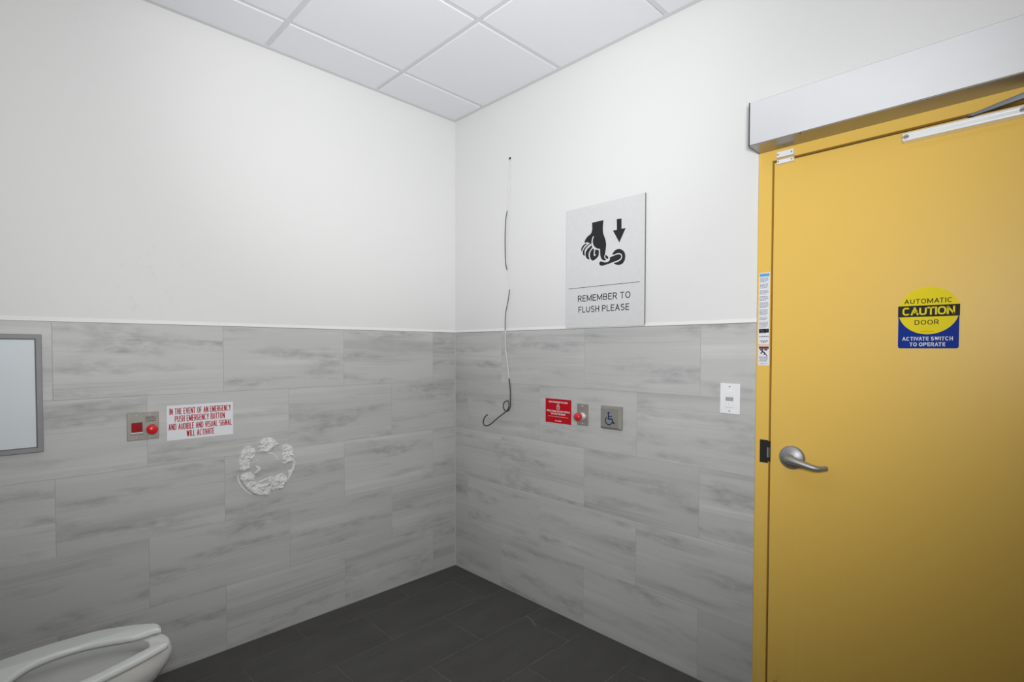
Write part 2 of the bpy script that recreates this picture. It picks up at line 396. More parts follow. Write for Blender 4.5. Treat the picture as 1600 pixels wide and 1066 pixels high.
# ------------------------------------------------------------------ room shell
TR, TL, G = .3048, .604, .0019   # tile row height, tile length, joint
def make_wall(name, rot, loc, rects, openings=()):
    """painted wall: list of rectangles in wall coordinates; face at local z = -.009"""
    bm = bmesh.new()
    for (x0, x1, y0, y1) in rects: bx(bm, x0, x1, y0, y1, -.13, -.0045)
    w = from_bm(name, bm, PAINT)
    w.matrix_world = Matrix.Translation(loc) @ rot.to_4x4(); tag(w, kind='structure')
    return w
tile_cache = {}
def tile_mesh(w, h, t=.0075):
    k = (round(w, 4), round(h, 4))
    if k not in tile_cache:
        bm = bmesh.new(); bx(bm, 0, w, 0, h, 0, t)
        es = [e for e in bm.edges if all(v.co.z > t * .9 for v in e.verts)]
        bmesh.ops.bevel(bm, geom=es, offset=.0005, segments=1, affect='EDGES')
        me = bpy.data.meshes.new('tile'); bmesh.ops.recalc_face_normals(bm, faces=bm.faces); bm.to_mesh(me); bm.free()
        tile_cache[k] = me
    return tile_cache[k]
def wall_tiles(parent, x0, x1, first_odd, first_even, mat_=WTILE):
    """five courses in half bond between x0 and x1 (wall coordinates); grout bed behind"""
    g = box('grout', (x0, x1, 0, 5 * TR + .001, -.0085, -.0008), GROUT, parent)
    for r in range(5):
        z0 = (4 - r) * TR + .0015
        st = first_odd if r % 2 == 0 else first_even
        js = [st + k * TL for k in range(-12, 13)]
        cuts = [x0] + [j for j in js if x0 + .02 < j < x1 - .02] + [x1]
        for a, b in zip(cuts, cuts[1:]):
            me = tile_mesh(b - a - G, TR - G)
            if not me.materials: me.materials.append(mat_)
            link('tile', me, None, parent, (a + G / 2, z0 + G / 2, -.0075 + random.uniform(-.0002, .0002)))

WXa = WX
wl = make_wall('wall_left', RL, (0, 0, 0), [(WXa - .13, .13, -.05, H + .05)])
wall_tiles(wl, WXa, 0, -.179, -.179 - TL / 2)
wr = make_wall('wall_right', RR, (0, 0, 0), [(-.12, 1.868, -.05, H + .05), (1.868, 2.90, 2.182, H + .05), (2.90, -WY + .13, -.05, H + .05)])
wall_tiles(wr, 0, 1.8655, .430, .430 - TL / 2)
wall_tiles(wr, 2.904, -WY, .430, .430 - TL / 2)
wb = make_wall('wall_beside', RW, (WX, 0, 0), [(WY - .13, .13, -.05, H + .05)])
wall_tiles(wb, WY, 0, -.25, -.25 - TL / 2)
ws = make_wall('wall_behind', RS, (0, WY, 0), [(-.13, -WX + .13, -.05, H + .05)])
wall_tiles(ws, 0, -WX, .2, .2 + TL / 2)
# tile top trims: grey strip painted as a shadow line, sealant bead above
ZT = 5 * TR + .0015
def edge_trim(name, parent, x0, x1, dz=0):
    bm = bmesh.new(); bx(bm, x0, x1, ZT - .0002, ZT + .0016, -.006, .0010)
    o = from_bm(name, bm, SHADEM, None); o.matrix_world = parent.matrix_world.copy(); tag(o, kind='structure')
    bm = bmesh.new(); pr = [(ZT + .0016, -.006), (ZT + .0016, .0004), (ZT + .0045, .0002), (ZT + .0100, -.0022), (ZT + .018, -.0046), (ZT + .018, -.006)]
    A = [bm.verts.new((x0, y, z)) for y, z in pr]; B = [bm.verts.new((x1, y, z)) for y, z in pr]
    for k in range(len(pr)): bm.faces.new((A[k], A[(k + 1) % len(pr)], B[(k + 1) % len(pr)], B[k]))
    bm.faces.new(A[::-1]); bm.faces.new(B)
    from_bm('sealant_bead', bm, TRIMM, o)
    return o
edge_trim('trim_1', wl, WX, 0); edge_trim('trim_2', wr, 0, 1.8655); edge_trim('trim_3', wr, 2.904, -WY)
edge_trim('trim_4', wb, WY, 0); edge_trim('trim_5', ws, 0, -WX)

# floor
bm = bmesh.new(); bx(bm, WX - .1, .1, WY - .1, .1, -.12, -.0010)
fl = from_bm('floor', bm, FGROUT); tag(fl, kind='structure')
fg = .0036
ys = [0.0, -.162] + [-.162 - .3025 * k for k in range(1, 20)]
for r, (ya, yb) in enumerate(zip(ys, ys[1:])):
    if ya <= WY: break
    yb = max(yb, WY)
    st = -.465 if r % 2 == 0 else -.165
    cuts = [0.0] + [st - .607 * k for k in range(12) if WX + .03 < st - .607 * k < -.03] + [WX]
    for a, b in zip(cuts, cuts[1:]):
        me = tile_mesh(a - b - fg, ya - yb - fg, .0100)
        if not me.materials: me.materials.append(FTILE)
        link('tile', me, None, fl, (b + fg / 2, yb + fg / 2, -.0100 + random.uniform(-.0002, .0002)))
# curved scuff on the floor tiles
bm = bmesh.new(); stroke(bm, spline([(-0.1488, -0.7635), (-0.1444, -0.7837), (-0.1501, -0.8129), (-0.1664, -0.8434), (-0.1825, -0.8657)], 4, False), .005, .0002, .0005)
tag(from_bm('scuff_mark', bm, mat('pale_scuff', (.17, .165, .15), .8, vary=.2, vscale=90), fl), 'small curved pale scuff')
bm = bmesh.new(); bx(bm, -.004, .0, -.004, .0, .0, ZT, bev=0)
co_ = from_bm('trim_6', bm, mat('corner_sealant', (.50, .50, .49), .6, vary=.03)); tag(co_, kind='structure')
# ceiling
bm = bmesh.new(); bx(bm, WX - .1, .1, WY - .1, .1, H + .04, H + .12)
ce = from_bm('ceiling', bm, PAINT); tag(ce, kind='structure')
gx = [-.583 - .602 * k for k in range(0, 4)]; gy = [-.281 - .598 * k for k in range(0, 6)]
cx_ = [0.0] + [x for x in gx if x > WX + .05] + [WX]; cy_ = [0.0] + [v for v in gy if v > WY + .05] + [WY]
LAMPS = [(2, 3), (2, 4)]
TW = .012
bmt = None
for i, (xa, xb) in enumerate(zip(cx_, cx_[1:])):
    for j, (ya, yb) in enumerate(zip(cy_, cy_[1:])):
        if (i, j) in LAMPS: continue
        e0 = .022 if i == 0 else TW; e1 = .022 if xb == WX else TW
        f0 = .022 if j == 0 else TW; f1 = .022 if yb == WY else TW
        bm = bmesh.new(); bx(bm, xb + e1 + .001, xa - e0 - .001, yb + f1 + .001, ya - f0 - .001, H - .006, H + .012, bev=.0012)
        from_bm('ceiling_tile', bm, CEILT, ce)
for x in cx_[1:-1]:
    w = .0135 if x < -1.0 and x > -1.4 else .010
    box('grid_bar', (x - w, x + w, WY, 0, H, H + .003), GRIDM, ce)
for v in cy_[1:-1]: box('grid_bar', (WX, 0, v - .010, v + .010, H - .0004, H + .0026), GRIDM, ce)
for (d) in ((WX, 0, -.022, .0046, H - .003, H + .001), (-.022, .0046, WY, 0, H - .0028, H + .001), (WX, WX + .022, WY, 0, H - .003, H + .001), (WX, 0, WY, WY + .022, H - .0028, H + .001)):
    box('wall_angle', d, GRIDM, ce)
# lit panels in the ceiling grid (above and behind the camera's view)
for q, (i, j) in enumerate(LAMPS):
    xa, xb, ya, yb = cx_[i], cx_[i + 1], cy_[j], cy_[j + 1]
    t = framed('ceiling_light', Matrix.Identity(3), ((xa + xb) / 2, (ya + yb) / 2, H))
    tag(t, ['square lit ceiling panel in the grid, the one nearer the corner', 'square lit ceiling panel in the grid, the one nearer the rear wall'][q], 'light', 'ceiling light panels')
    hx, hy = (xa - xb) / 2 - .012, (ya - yb) / 2 - .012
    bm = bmesh.new()
    for d in ((-hx, hx, -hy, -hy + .02), (-hx, hx, hy - .02, hy), (-hx, -hx + .02, -hy + .02, hy - .02), (hx - .02, hx, -hy + .02, hy - .02)): bx(bm, *d, -.006, .012)
    from_bm('frame', bm, TRIMM, t)
    box('diffuser', (-hx + .02, hx - .02, -hy + .02, hy - .02, -.001, .006), EMIT, t)

# ------------------------------------------------------------------ door (right wall coordinates: X = -y, Y = z, Z = out of wall)
D = framed('door_1', RR, (0, 0, 0)); tag(D, kind='structure')
JX0, JX1, JX2, JX3 = 1.8665, 1.9155, 2.853, 2.902
FT, FP = 2.180, .010
bm = bmesh.new(); bx(bm, JX0, JX1, 0, FT, -.12, FP, bev=.0015); bx(bm, JX1 - .002, JX1 + .016, 0, 2.132, -.12, -.040)
from_bm('frame_jamb', bm, YEL, D)
bm = bmesh.new(); bx(bm, JX2, JX3, 0, FT, -.12, FP, bev=.0015); bx(bm, JX2 - .016, JX2 + .002, 0, 2.132, -.12, -.040)
from_bm('frame_jamb', bm, YEL, D)
bm = bmesh.new(); bx(bm, JX1 - .001, JX2 + .001, 2.1375, FT, -.12, FP - .0002, bev=.001); bx(bm, JX1, JX2, 2.12, 2.14, -.12, -.040)
from_bm('frame_head', bm, YEL, D)
LX0 = 1.9212; DF = .007
SEALM = mat('dark_brown_door_seal', (.035, .018, .005), .8, vary=.1)
box('door_seal', (JX1 - .001, LX0 + .004, .006, 2.131, -.039, -.010), SEALM, D)
box('door_seal', (JX1 - .001, JX2, 2.1300, 2.1365, -.0388, -.010), SEALM, D)
leaf = box('door_leaf', (LX0, JX2 - .003, .006, 2.1290, DF - .044, DF), YEL, D, bev=.0015)
bm = bmesh.new(); stroke(bm, [(2.625, .868), (2.637, .857), (2.650, .851)], .004, DF, DF + .0004)
tag(from_bm('scratch', bm, WPRINT, D), 'short white scratch in the yellow paint')
# strike plate in the jamb
t = box('strike_plate', (1.8845, 1.9145, .982, 1.0705, FP - .001, FP + .0010), BLK, D)
bm = bmesh.new(); bx(bm, 1.9085, 1.9228, .989, 1.0665, -.030, FP - .0002); from_bm('strike_lip', bm, BLK, t)
bm = bmesh.new(); bx(bm, 1.9115, 1.9155, 1.004, 1.043, FP + .0012, FP + .003, bev=.0004); bx(bm, 1.9170, 1.9195, 1.004, 1.043, FP + .0, FP + .002, bev=.0004)
from_bm('latch', bm, NICK, t)
# lever handle
t = framed('lever_handle', Matrix.Identity(3), (0, 0, 0)); t.parent = D
bm = bmesh.new(); lathe(bm, [(.0445, DF - .001), (.0445, DF + .002), (.043, DF + .006), (.038, DF + .010), (.026, DF + .015), (.017, DF + .018), (.0, DF + .019)], 1.998, 1.0155, 40)
from_bm('rose', bm, NICK, t, smooth=True)
bm = bmesh.new(); pts = [(1.998, 1.0155, DF + .012), (1.995, 1.0165, DF + .040), (2.000, 1.0165, DF + .052), (2.012, 1.0155, DF + .058), (2.030, 1.0125, DF + .060), (2.055, 1.0065, DF + .060), (2.080, 1.0005, DF + .058), (2.095, .9975, DF + .053), (2.105, .9975, DF + .044), (2.115, .9985, DF + .034), (2.121, .9990, DF + .030)]
sp = spline(pts, 4, False); rs0 = [.0145, .0150, .0160, .0160, .0148, .0128, .0112, .0102, .0096, .0090, .0078]
rs = []
for i in range(len(rs0) - 1): rs += [rs0[i] + (rs0[i + 1] - rs0[i]) * k / 4 for k in range(4)]
rs.append(rs0[-1])
tube(bm, sp, rs, 16, .95, up=Vector((0, 1, 0)))
from_bm('lever', bm, NICK, t, smooth=True)

# ------------------------------------------------------------------ automatic operator above the door
OPN = thing('door_operator', RR, (0, 0, 0), 'long silver-white automatic door operator box above the yellow door with its slide arm', 'door operator')
box('cover', (1.8705, 2.98, 2.1775, 2.335, -.003, .120), ALU, OPN, bev=.0018)
box('shaded_underside', (1.8707, 2.979, 2.1762, 2.1780, .0105, .1180), ALUD, OPN)  # underside shade put into a darker copy of the cover metal
box('end_cap', (1.8685, 1.8703, 2.1755, 2.336, -.003, .1212), DARKP, OPN)
box('screw', (2.038, 2.044, 2.1748, 2.1766, .112, .118), DARKP, OPN)
bm = bmesh.new()
bx(bm, 2.3145, 2.93, 2.089, 2.115, DF + .0005, DF + .032, bev=.0012); bx(bm, 2.3145, 2.93, 2.094, 2.0965, DF + .0315, DF + .0330); bx(bm, 2.3145, 2.93, 2.107, 2.1095, DF + .0315, DF + .0330)
trk = from_bm('slide_track', bm, ALUB, OPN)
for x in (2.324, 2.588):
    bm = bmesh.new(); lathe(bm, [(.0075, DF + .0305), (.0075, DF + .0336), (.0065, DF + .034), (.0, DF + .034)], x, 2.102, 20)
    s_ = from_bm('screw', bm, NICK, trk)
    bm = bmesh.new(); bx(bm, x - .0065, x + .0065, 2.101, 2.103, DF + .0339, DF + .0343); o_ = from_bm('screw_slot', bm, BLK, None); 
    o_.name = 'screw_slot'; o_.parent = trk
bm = bmesh.new()
A_, B_ = Vector((2.470, 2.126, DF + .012)), Vector((2.80, 2.160, DF + .085))
d_ = (B_ - A_).normalized()
for k, (p, hh, ww) in enumerate([(A_, .002, .004)]): pass
def bar(bm, p, q, h0, h1, w0, w1):
    d = (q - p).normalized(); up = Vector((0, 1, 0)); s = d.cross(up).normalized(); u = s.cross(d).normalized(); vs = []
    for c, h, w in ((p, h0, w0), (q, h1, w1)):
        vs += [bm.verts.new(c + s * w * a + u * h * b) for a, b in ((-1, -1), (1, -1), (1, 1), (-1, 1))]
    for f in ((0, 1, 2, 3), (7, 6, 5, 4), (0, 4, 5, 1), (1, 5, 6, 2), (2, 6, 7, 3), (3, 7, 4, 0)): bm.faces.new([vs[i] for i in f])
bar(bm, A_, A_ + d_ * .16, .004, .010, .004, .007); bar(bm, A_ + d_ * .16, B_, .010, .010, .007, .008)
bmesh.ops.bevel(bm, geom=list(bm.edges), offset=.001, segments=1, affect='EDGES')
arm = from_bm('arm', bm, SIL, OPN)
bm = bmesh.new(); tube(bm, [(2.80, 2.145, DF + .085), (2.80, 2.178, DF + .085)], .018, 20, up=Vector((1, 0, 0))); from_bm('spindle', bm, SIL, OPN, smooth=False)
bm = bmesh.new(); tube(bm, [(2.475, 2.113, DF + .012), (2.475, 2.126, DF + .012)], .006, 14, up=Vector((1, 0, 0))); from_bm('slider', bm, BLK, OPN)

# ------------------------------------------------------------------ door contact sensor
CT = thing('door_contact', RR, (1e-4, 0, 0), 'small white two-piece door contact sensor at the top left corner of the yellow door', 'sensor')
def contact(name, x0, x1, y0, y1, z, nub):
    bm = bmesh.new(); bx(bm, x0, x1, y0, y1, z, z + .016, bev=.0015, seg=2); o = from_bm(name, bm, WPLAS, CT)
    for x in nub:
        bm = bmesh.new(); lathe(bm, [(.003, z + .015), (.003, z + .0172), (0, z + .0172)], x, (y0 + y1) / 2, 12); from_bm('screw', bm, NICK, o)
contact('frame_half', 1.9345, 1.9925, 2.1400, 2.1615, FP - .0005, (1.940, 1.986))
contact('leaf_half', 1.9345, 1.9925, 2.1175, 2.1325, DF - .0005, (1.940, 1.986))

# ------------------------------------------------------------------ stickers on door and frame
t = thing('caution_sticker', RR, (-DF, 0, 0), 'round yellow and blue caution sticker reading automatic caution door on the yellow door', 'sticker')
CX, CY, CR = 2.3845, 1.5455, .0755
bm = bmesh.new(); yb0, yb1 = 1.4250, 1.5270; r_ = .006
pts = [(CX - CR, yb1)] + arc(CX - CR + r_, yb0 + r_, r_, 180, 270, 4) + arc(CX + CR - r_, yb0 + r_, r_, 270, 360, 4) + [(CX + CR, yb1)]
poly(bm, pts, 0, .0004); from_bm('backing', bm, BLUE, t)
bm = bmesh.new(); poly(bm, arc(CX, CY, CR, 0, 360, 64)[:-1], .0001, .0007); from_bm('yellow_disc', bm, SYEL, t)
box('black_band', (CX - CR - .001, CX + CR + .001, 1.5262, 1.5625, .0002, .0010), INK, t)
letters('lettering', [('AUTOMATIC', CX, 1.5765, .121, .0155, .0023), ('DOOR', CX - .003, 1.5085, .060, .0155, .0023)], INK, t, .0007)
letters('lettering', [('CAUTION', CX, 1.5445, .130, .0255, .0048)], SYEL, t, .0010, sq=2.8, gap=.22)
letters('lettering', [('ACTIVATE SWITCH', CX, 1.4560, .128, .0122, .0021), ('TO OPERATE', CX, 1.4378, .090, .0122, .0021)], WPRINT, t, .0004)
box('fine_print', (CX - .018, CX + .016, 1.4782, 1.4798, .0007, .0009), mat('brown_fine_print', (.3, .2, .02), .6, vary=.1), t)

def small_print(bm, x0, x1, y, h, z, seed):
    """a line of print too small to read: word-long dashes"""
    rnd = random.Random(seed); x = x0
    while x < x1 - .002:
        w = rnd.uniform(.0025, .007); w = min(w, x1 - x); bx(bm, x, x + w, y, y + h, z, z + .0002); x += w + .0016
t = thing('instruction_label', RR, (-FP, 0, 0), 'tall narrow white instruction label with blue heading on the yellow door frame', 'label')
box('paper', (1.8735, 1.9130, 1.4400, 1.7165, 0, .0004), PAPER, t)
box('blue_heading', (1.8755, 1.9110, 1.7020, 1.7130, .0003, .0006), LBLUE, t)
bm = bmesh.new(); y_ = 1.697; k = 0
for para in (4, 4, 4, 4, 5, 5, 3, 5, 4):
    for q in range(para):
        small_print(bm, 1.8765 + (0 if q else .001), 1.9095 - (.008 if q == para - 1 else random.Random(k).uniform(0, .003)), y_ - .0022, .0022, .0004, k); y_ -= .0046; k += 1
    y_ -= .0052
from_bm('small_print', bm, GTEXT, t)
box('black_heading', (1.8755, 1.9115, 1.4855, 1.5005, .0003, .0006), INK, t)
bm = bmesh.new(); small_print(bm, 1.8770, 1.9105, 1.4690, .003, .0004, 90); small_print(bm, 1.8800, 1.9080, 1.4520, .003, .0004, 91); small_print(bm, 1.8840, 1.9040, 1.4470, .0025, .0004, 92)
from_bm('footer_print', bm, INK, t)
t = thing('warning_label', RR, (-FP, 0, 0), 'small warning label with dark red heading and falling figure on the yellow frame', 'label')
box('paper', (1.8740, 1.9145, 1.3590, 1.4345, 0, .0004), PAPER, t)
box('red_heading', (1.8760, 1.9120, 1.4225, 1.4320, .0003, .0006), MAROON, t)
bm = bmesh.new(); z_ = .0004
bx(bm, 1.8800, 1.8925, 1.4165, 1.4215, z_, z_ + .0002); bx(bm, 1.8960, 1.9070, 1.4165, 1.4215, z_, z_ + .0002)
stroke(bm, [(1.8860, 1.4150), (1.8900, 1.4120), (1.8950, 1.4090), (1.9000, 1.4020)], .0050, z_, z_ + .0003)
stroke(bm, [(1.8930, 1.4110), (1.8870, 1.4090), (1.8815, 1.4060)], .0026, z_, z_ + .00025)
stroke(bm, [(1.8880, 1.4100), (1.8840, 1.4030)], .0024, z_, z_ + .00022)
stroke(bm, [(1.8990, 1.4035), (1.9040, 1.3985), (1.9070, 1.3950)], .0030, z_, z_ + .00028)
stroke(bm, [(1.8980, 1.4040), (1.8940, 1.4000)], .0030, z_, z_ + .00026)
from_bm('pictogram', bm, INK, t)
bm = bmesh.new()
for q, (yy, h) in enumerate(((1.3895, .003), (1.3855, .002), (1.3820, .002), (1.3775, .002), (1.3740, .002), (1.3640, .0022))): small_print(bm, 1.8770 + .002 * (q % 3), 1.9105 - .003 * (q % 2), yy, h, z_, 40 + q)
from_bm('small_print', bm, GTEXT, t)

# ------------------------------------------------------------------ flush sign
SGN = thing('flush_sign', RR, (0, 0, 0), 'pale grey sign with pressing hand and arrow reading remember to flush please', 'sign')
sx0, sx1, sy0, sy1, sd = .9175, 1.3740, 1.5310, 2.1360, .0055
box('backing', (sx0, sx1, sy0, sy1, -.0045, .0047), DARKG, SGN)
box('face', (sx0 + .0002, sx1 - .0004, sy0 + .0002, sy1 - .0002, .0045, sd), SIGNG, SGN)
SGP = [([(1.0804, 2.0492), (1.1483, 2.0504), (1.1455, 2.0282), (1.1446, 2.0069), (1.1466, 1.9866), (1.154, 1.9686), (1.1607, 1.9508), (1.1645, 1.9319), (1.1632, 1.9123), (1.1604, 1.8958), (1.1576, 1.8809), (1.1533, 1.8738), (1.1559, 1.8643), (1.1651, 1.8564), (1.1578, 1.8524), (1.1449, 1.857), (1.1349, 1.8669), (1.1307, 1.8828), (1.1295, 1.8984), (1.1287, 1.9133), (1.113, 1.9167), (1.0987, 1.9258), (1.0891, 1.9381), (1.0852, 1.9527), (1.0863, 1.9666), (1.093, 1.9796), (1.0881, 1.9819), (1.0817, 1.9735), (1.078, 1.9584), (1.077, 1.9404), (1.0712, 1.9453), (1.0627, 1.9528), (1.0499, 1.9569), (1.0363, 1.9563), (1.0344, 1.9601), (1.0409, 1.9734), (1.0536, 1.9856), (1.069, 1.9926), (1.0766, 1.9993), (1.0814, 2.0141), (1.0813, 2.0297)], 0), ([(1.0461, 1.9511), (1.0344, 1.949), (1.0227, 1.9412), (1.0149, 1.9295), (1.0162, 1.9166), (1.019, 1.9147), (1.0228, 1.9253), (1.0306, 1.9353), (1.0403, 1.9434), (1.05, 1.9484)], 1), ([(1.0635, 1.9474), (1.05, 1.9405), (1.0384, 1.9326), (1.0287, 1.9229), (1.0241, 1.9092), (1.0269, 1.8977), (1.0336, 1.8915), (1.0367, 1.8933), (1.0351, 1.9078), (1.0373, 1.9201), (1.0462, 1.93), (1.0578, 1.9378), (1.0674, 1.9437)], 1), ([(1.0789, 1.937), (1.0655, 1.9304), (1.0521, 1.9213), (1.0436, 1.9098), (1.0414, 1.8959), (1.0454, 1.8827), (1.0524, 1.8739), (1.0632, 1.8695), (1.0659, 1.8717), (1.0608, 1.8855), (1.0607, 1.8997), (1.0657, 1.91), (1.0744, 1.9198), (1.082, 1.9282)], 1), ([(1.0858, 1.9204), (1.0752, 1.9119), (1.0684, 1.8987), (1.0685, 1.8829), (1.0755, 1.868), (1.084, 1.8607), (1.0946, 1.8625), (1.1077, 1.8687), (1.1189, 1.8782), (1.1222, 1.8886), (1.122, 1.9081), (1.1003, 1.9141), (1.0988, 1.9025), (1.0974, 1.8949), (1.0989, 1.89), (1.1038, 1.8909), (1.105, 1.8877), (1.0963, 1.8816), (1.0918, 1.8863), (1.0913, 1.8972), (1.0935, 1.9094), (1.0923, 1.9174), (1.0885, 1.921)], 0), ([(1.1613, 1.8783), (1.1667, 1.8767), (1.1758, 1.8679), (1.1766, 1.8617), (1.173, 1.8585), (1.1668, 1.8614), (1.1602, 1.8683), (1.1591, 1.8746)], 1), ([(1.1265, 1.8478), (1.1321, 1.8518), (1.1395, 1.8503), (1.1505, 1.8459), (1.1652, 1.8433), (1.1778, 1.8463), (1.1867, 1.8538), (1.186, 1.8636), (1.2009, 1.8678), (1.2186, 1.8716), (1.2344, 1.8731), (1.2449, 1.8697), (1.2494, 1.8631), (1.2485, 1.8558), (1.2416, 1.8492), (1.2294, 1.8447), (1.2083, 1.8403), (1.1833, 1.835), (1.1616, 1.8314), (1.1433, 1.8295), (1.1303, 1.8329), (1.1247, 1.8403)], 1), ([(1.1995, 1.8746), (1.2044, 1.8855), (1.2149, 1.8946), (1.229, 1.8987), (1.2429, 1.8977), (1.2585, 1.8887), (1.269, 1.8755), (1.2722, 1.8588), (1.2692, 1.8413), (1.259, 1.8277), (1.2452, 1.8224), (1.2313, 1.8225), (1.2172, 1.8272), (1.2076, 1.8343), (1.2224, 1.8362), (1.2364, 1.8393), (1.2485, 1.8453), (1.2543, 1.8536), (1.2553, 1.8639), (1.25, 1.8735), (1.2396, 1.8778), (1.2274, 1.8788), (1.2133, 1.8759)], 0), ([(1.2236, 2.0413), (1.2497, 2.0402), (1.2505, 1.9911), (1.2731, 1.9912), (1.2385, 1.9288), (1.2028, 1.9907), (1.2247, 1.9908)], 0)]
bm = bmesh.new()
for pl, sm in SGP: poly(bm, spline(pl, 3) if sm else pl, sd, sd + .0004)
tag(from_bm('pictogram', bm, INK, SGN), 'black hand pressing a flush lever under a down arrow')
box('rule', (.936, 1.349, 1.7322 - .0012, 1.7322 + .0012, sd, sd + .0003), INK, SGN)
letters('lettering', [('REMEMBER TO', 1.1479, 1.6773, 0.3052, 0.0318, .0043), ('FLUSH PLEASE', 1.1471, 1.621, 0.2958, 0.0312, .0043)], INK, SGN, sd, sq=2.05, gap=.34)

# ------------------------------------------------------------------ red notice
t = thing('lock_notice', RR, (0, 0, 0), 'small square red notice with white padlock and print on the grey tiles', 'notice')
box('panel', (.7765, .9520, 1.0255, 1.1545, 0, .0012), REDP, t, bev=.0003)
letters('lettering', [('WAIT FOR DOOR TO CLOSE', .864, 1.1375, .130, .0088, .0019), ("PRESS 'PUSH TO LOCK' SWITCH", .864, 1.0885, .158, .0092, .0019), ('TO LOCK THE DOOR', .864, 1.0745, .098, .0092, .0019), ('CAMDEN', .870, 1.0375, .034, .0066, .0013)], WPRINT, t, .0012)
bm = bmesh.new()
stroke(bm, [(.8555, 1.1005), (.8735, 1.1005), (.8735, 1.1155), (.8555, 1.1155), (.8555, 1.0995)], .0022, .0012, .0015)
stroke(bm, [(.8590, 1.1155), (.8590, 1.1225)] + arc(.8645, 1.1225, .0055, 180, 0, 8) + [(.8700, 1.1155)], .0022, .0012, .0016)
from_bm('padlock', bm, WPRINT, t)
box('keyhole', (.8635, .8655, 1.105, 1.110, .0012, .0015), WPRINT, t); box('maker_mark', (.8455, .8495, 1.034, 1.041, .0012, .0015), WPRINT, t)
bm = bmesh.new(); small_print(bm, .795, .935, 1.0590, .0016, .0012, 5); from_bm('small_print', bm, WPRINT, t)

# ------------------------------------------------------------------ push to lock button on narrow steel plate
t = thing('lock_button', RR, (0, 0, 0), 'red mushroom push button on a narrow upright steel plate beside the red notice', 'button')
box('plate', (.9905, 1.0620, 1.0315, 1.1415, 0, .0030), STEEL, t, bev=.0012)
bm = bmesh.new(); lathe(bm, [(.018, .002), (.018, .007), (.0135, .008), (.0135, .026), (.0125, .028), (0, .028)], 1.0270, 1.0790, 28)
from_bm('collar', bm, ALUB, t, smooth=False)
bm = bmesh.new(); lathe(bm, [(.010, .026), (.017, .030), (.0205, .036), (.0212, .042), (.0195, .050), (.013, .0565), (.006, .0585), (0, .059)], 1.0270, 1.0790, 32)
from_bm('red_button', bm, RED, t, smooth=True)
for yy in (1.131, 1.0415):
    bm = bmesh.new(); lathe(bm, [(.0036, .0028), (.0036, .0040), (0, .0044)], 1.0265, yy, 14); from_bm('screw', bm, ALUB, t)
letters('engraving', [('PUSH TO', 1.0265, 1.118, .030, .0050, .0007), ('LOCK', 1.0265, 1.1105, .020, .0050, .0007)], GTEXT, t, .003)

# ------------------------------------------------------------------ accessible push plate
t = thing('accessible_push_plate', RR, (0, 0, 0), 'square steel push plate with blue wheelchair symbol on the grey tiles', 'push plate')
bm = bmesh.new(); x0, x1, y0, y1 = 1.1440, 1.2615, 1.0330, 1.1440
prof = [(0.0, .000), (0.0, .012), (.010, .024)]
rg = []
for ins, z in prof: rg.append([bm.verts.new(p) for p in ((x0 + ins, y0 + ins, z), (x1 - ins, y0 + ins, z), (x1 - ins, y1 - ins, z), (x0 + ins, y1 - ins, z))])
for a, b in zip(rg, rg[1:]):
    for k in range(4): bm.faces.new((a[k], a[(k + 1) % 4], b[(k + 1) % 4], b[k]))
bm.faces.new(rg[-1]); bm.faces.new(rg[0][::-1])
bmesh.ops.bevel(bm, geom=list(bm.edges), offset=.0012, segments=2, affect='EDGES')
from_bm('plate', bm, STEEL, t)
bm = bmesh.new(); ox, oy, sc_ = 1.2005, 1.0855, .0052; z_ = .0241
def q(x, y): return (ox + x * sc_, oy + y * sc_)
poly(bm, arc(*q(-.8, 5.2), 1.15 * sc_, 0, 360, 18)[:-1], z_ - .0003, z_ + .0003)
stroke(bm, [q(-.9, 4.0), q(-1.0, -.4), q(3.2, -.4), q(4.6, -4.0), q(6.0, -3.5)], 1.25 * sc_, z_ - .0003, z_ + .0003)
stroke(bm, [q(-.6, 2.0), q(2.9, 2.0)], 1.05 * sc_, z_ - .0003, z_ + .00025)
stroke(bm, arc(*q(-.5, -2.0), 3.7 * sc_, 128, 352, 30), 1.05 * sc_, z_ - .0003, z_ + .0002)
from_bm('wheelchair_symbol', bm, ABLUE, t)

# ------------------------------------------------------------------ light switch with motion sensor
t = thing('light_switch', RR, (0, 0, 0), 'white wall switch plate with motion sensor window beside the yellow door', 'light switch')
box('plate', (1.7250, 1.8042, 1.1580, 1.2820, 0, .0055), WPLAS, t, bev=.0022, seg=2)
box('sensor_cover', (1.7480, 1.7790, 1.2260, 1.2530, .005, .0078), WPLAS, t, bev=.001)
box('sensor_lens', (1.7480, 1.7790, 1.2110, 1.2255, .005, .0068), SLOT, t, bev=.0008)
sw = box('push_button', (1.7490, 1.7785, 1.1850, 1.2100, .005, .0088), WPLAS, t, bev=.001)
box('indicator', (1.7615, 1.7650, 1.1965, 1.1990, .0088, .0091), SLOT, sw)
for yy in (1.2690, 1.1700):
    bm = bmesh.new(); lathe(bm, [(.0034, .0050), (.0034, .0062), (0, .0064)], 1.7635, yy, 14); s_ = from_bm('screw', bm, SLOT, t)

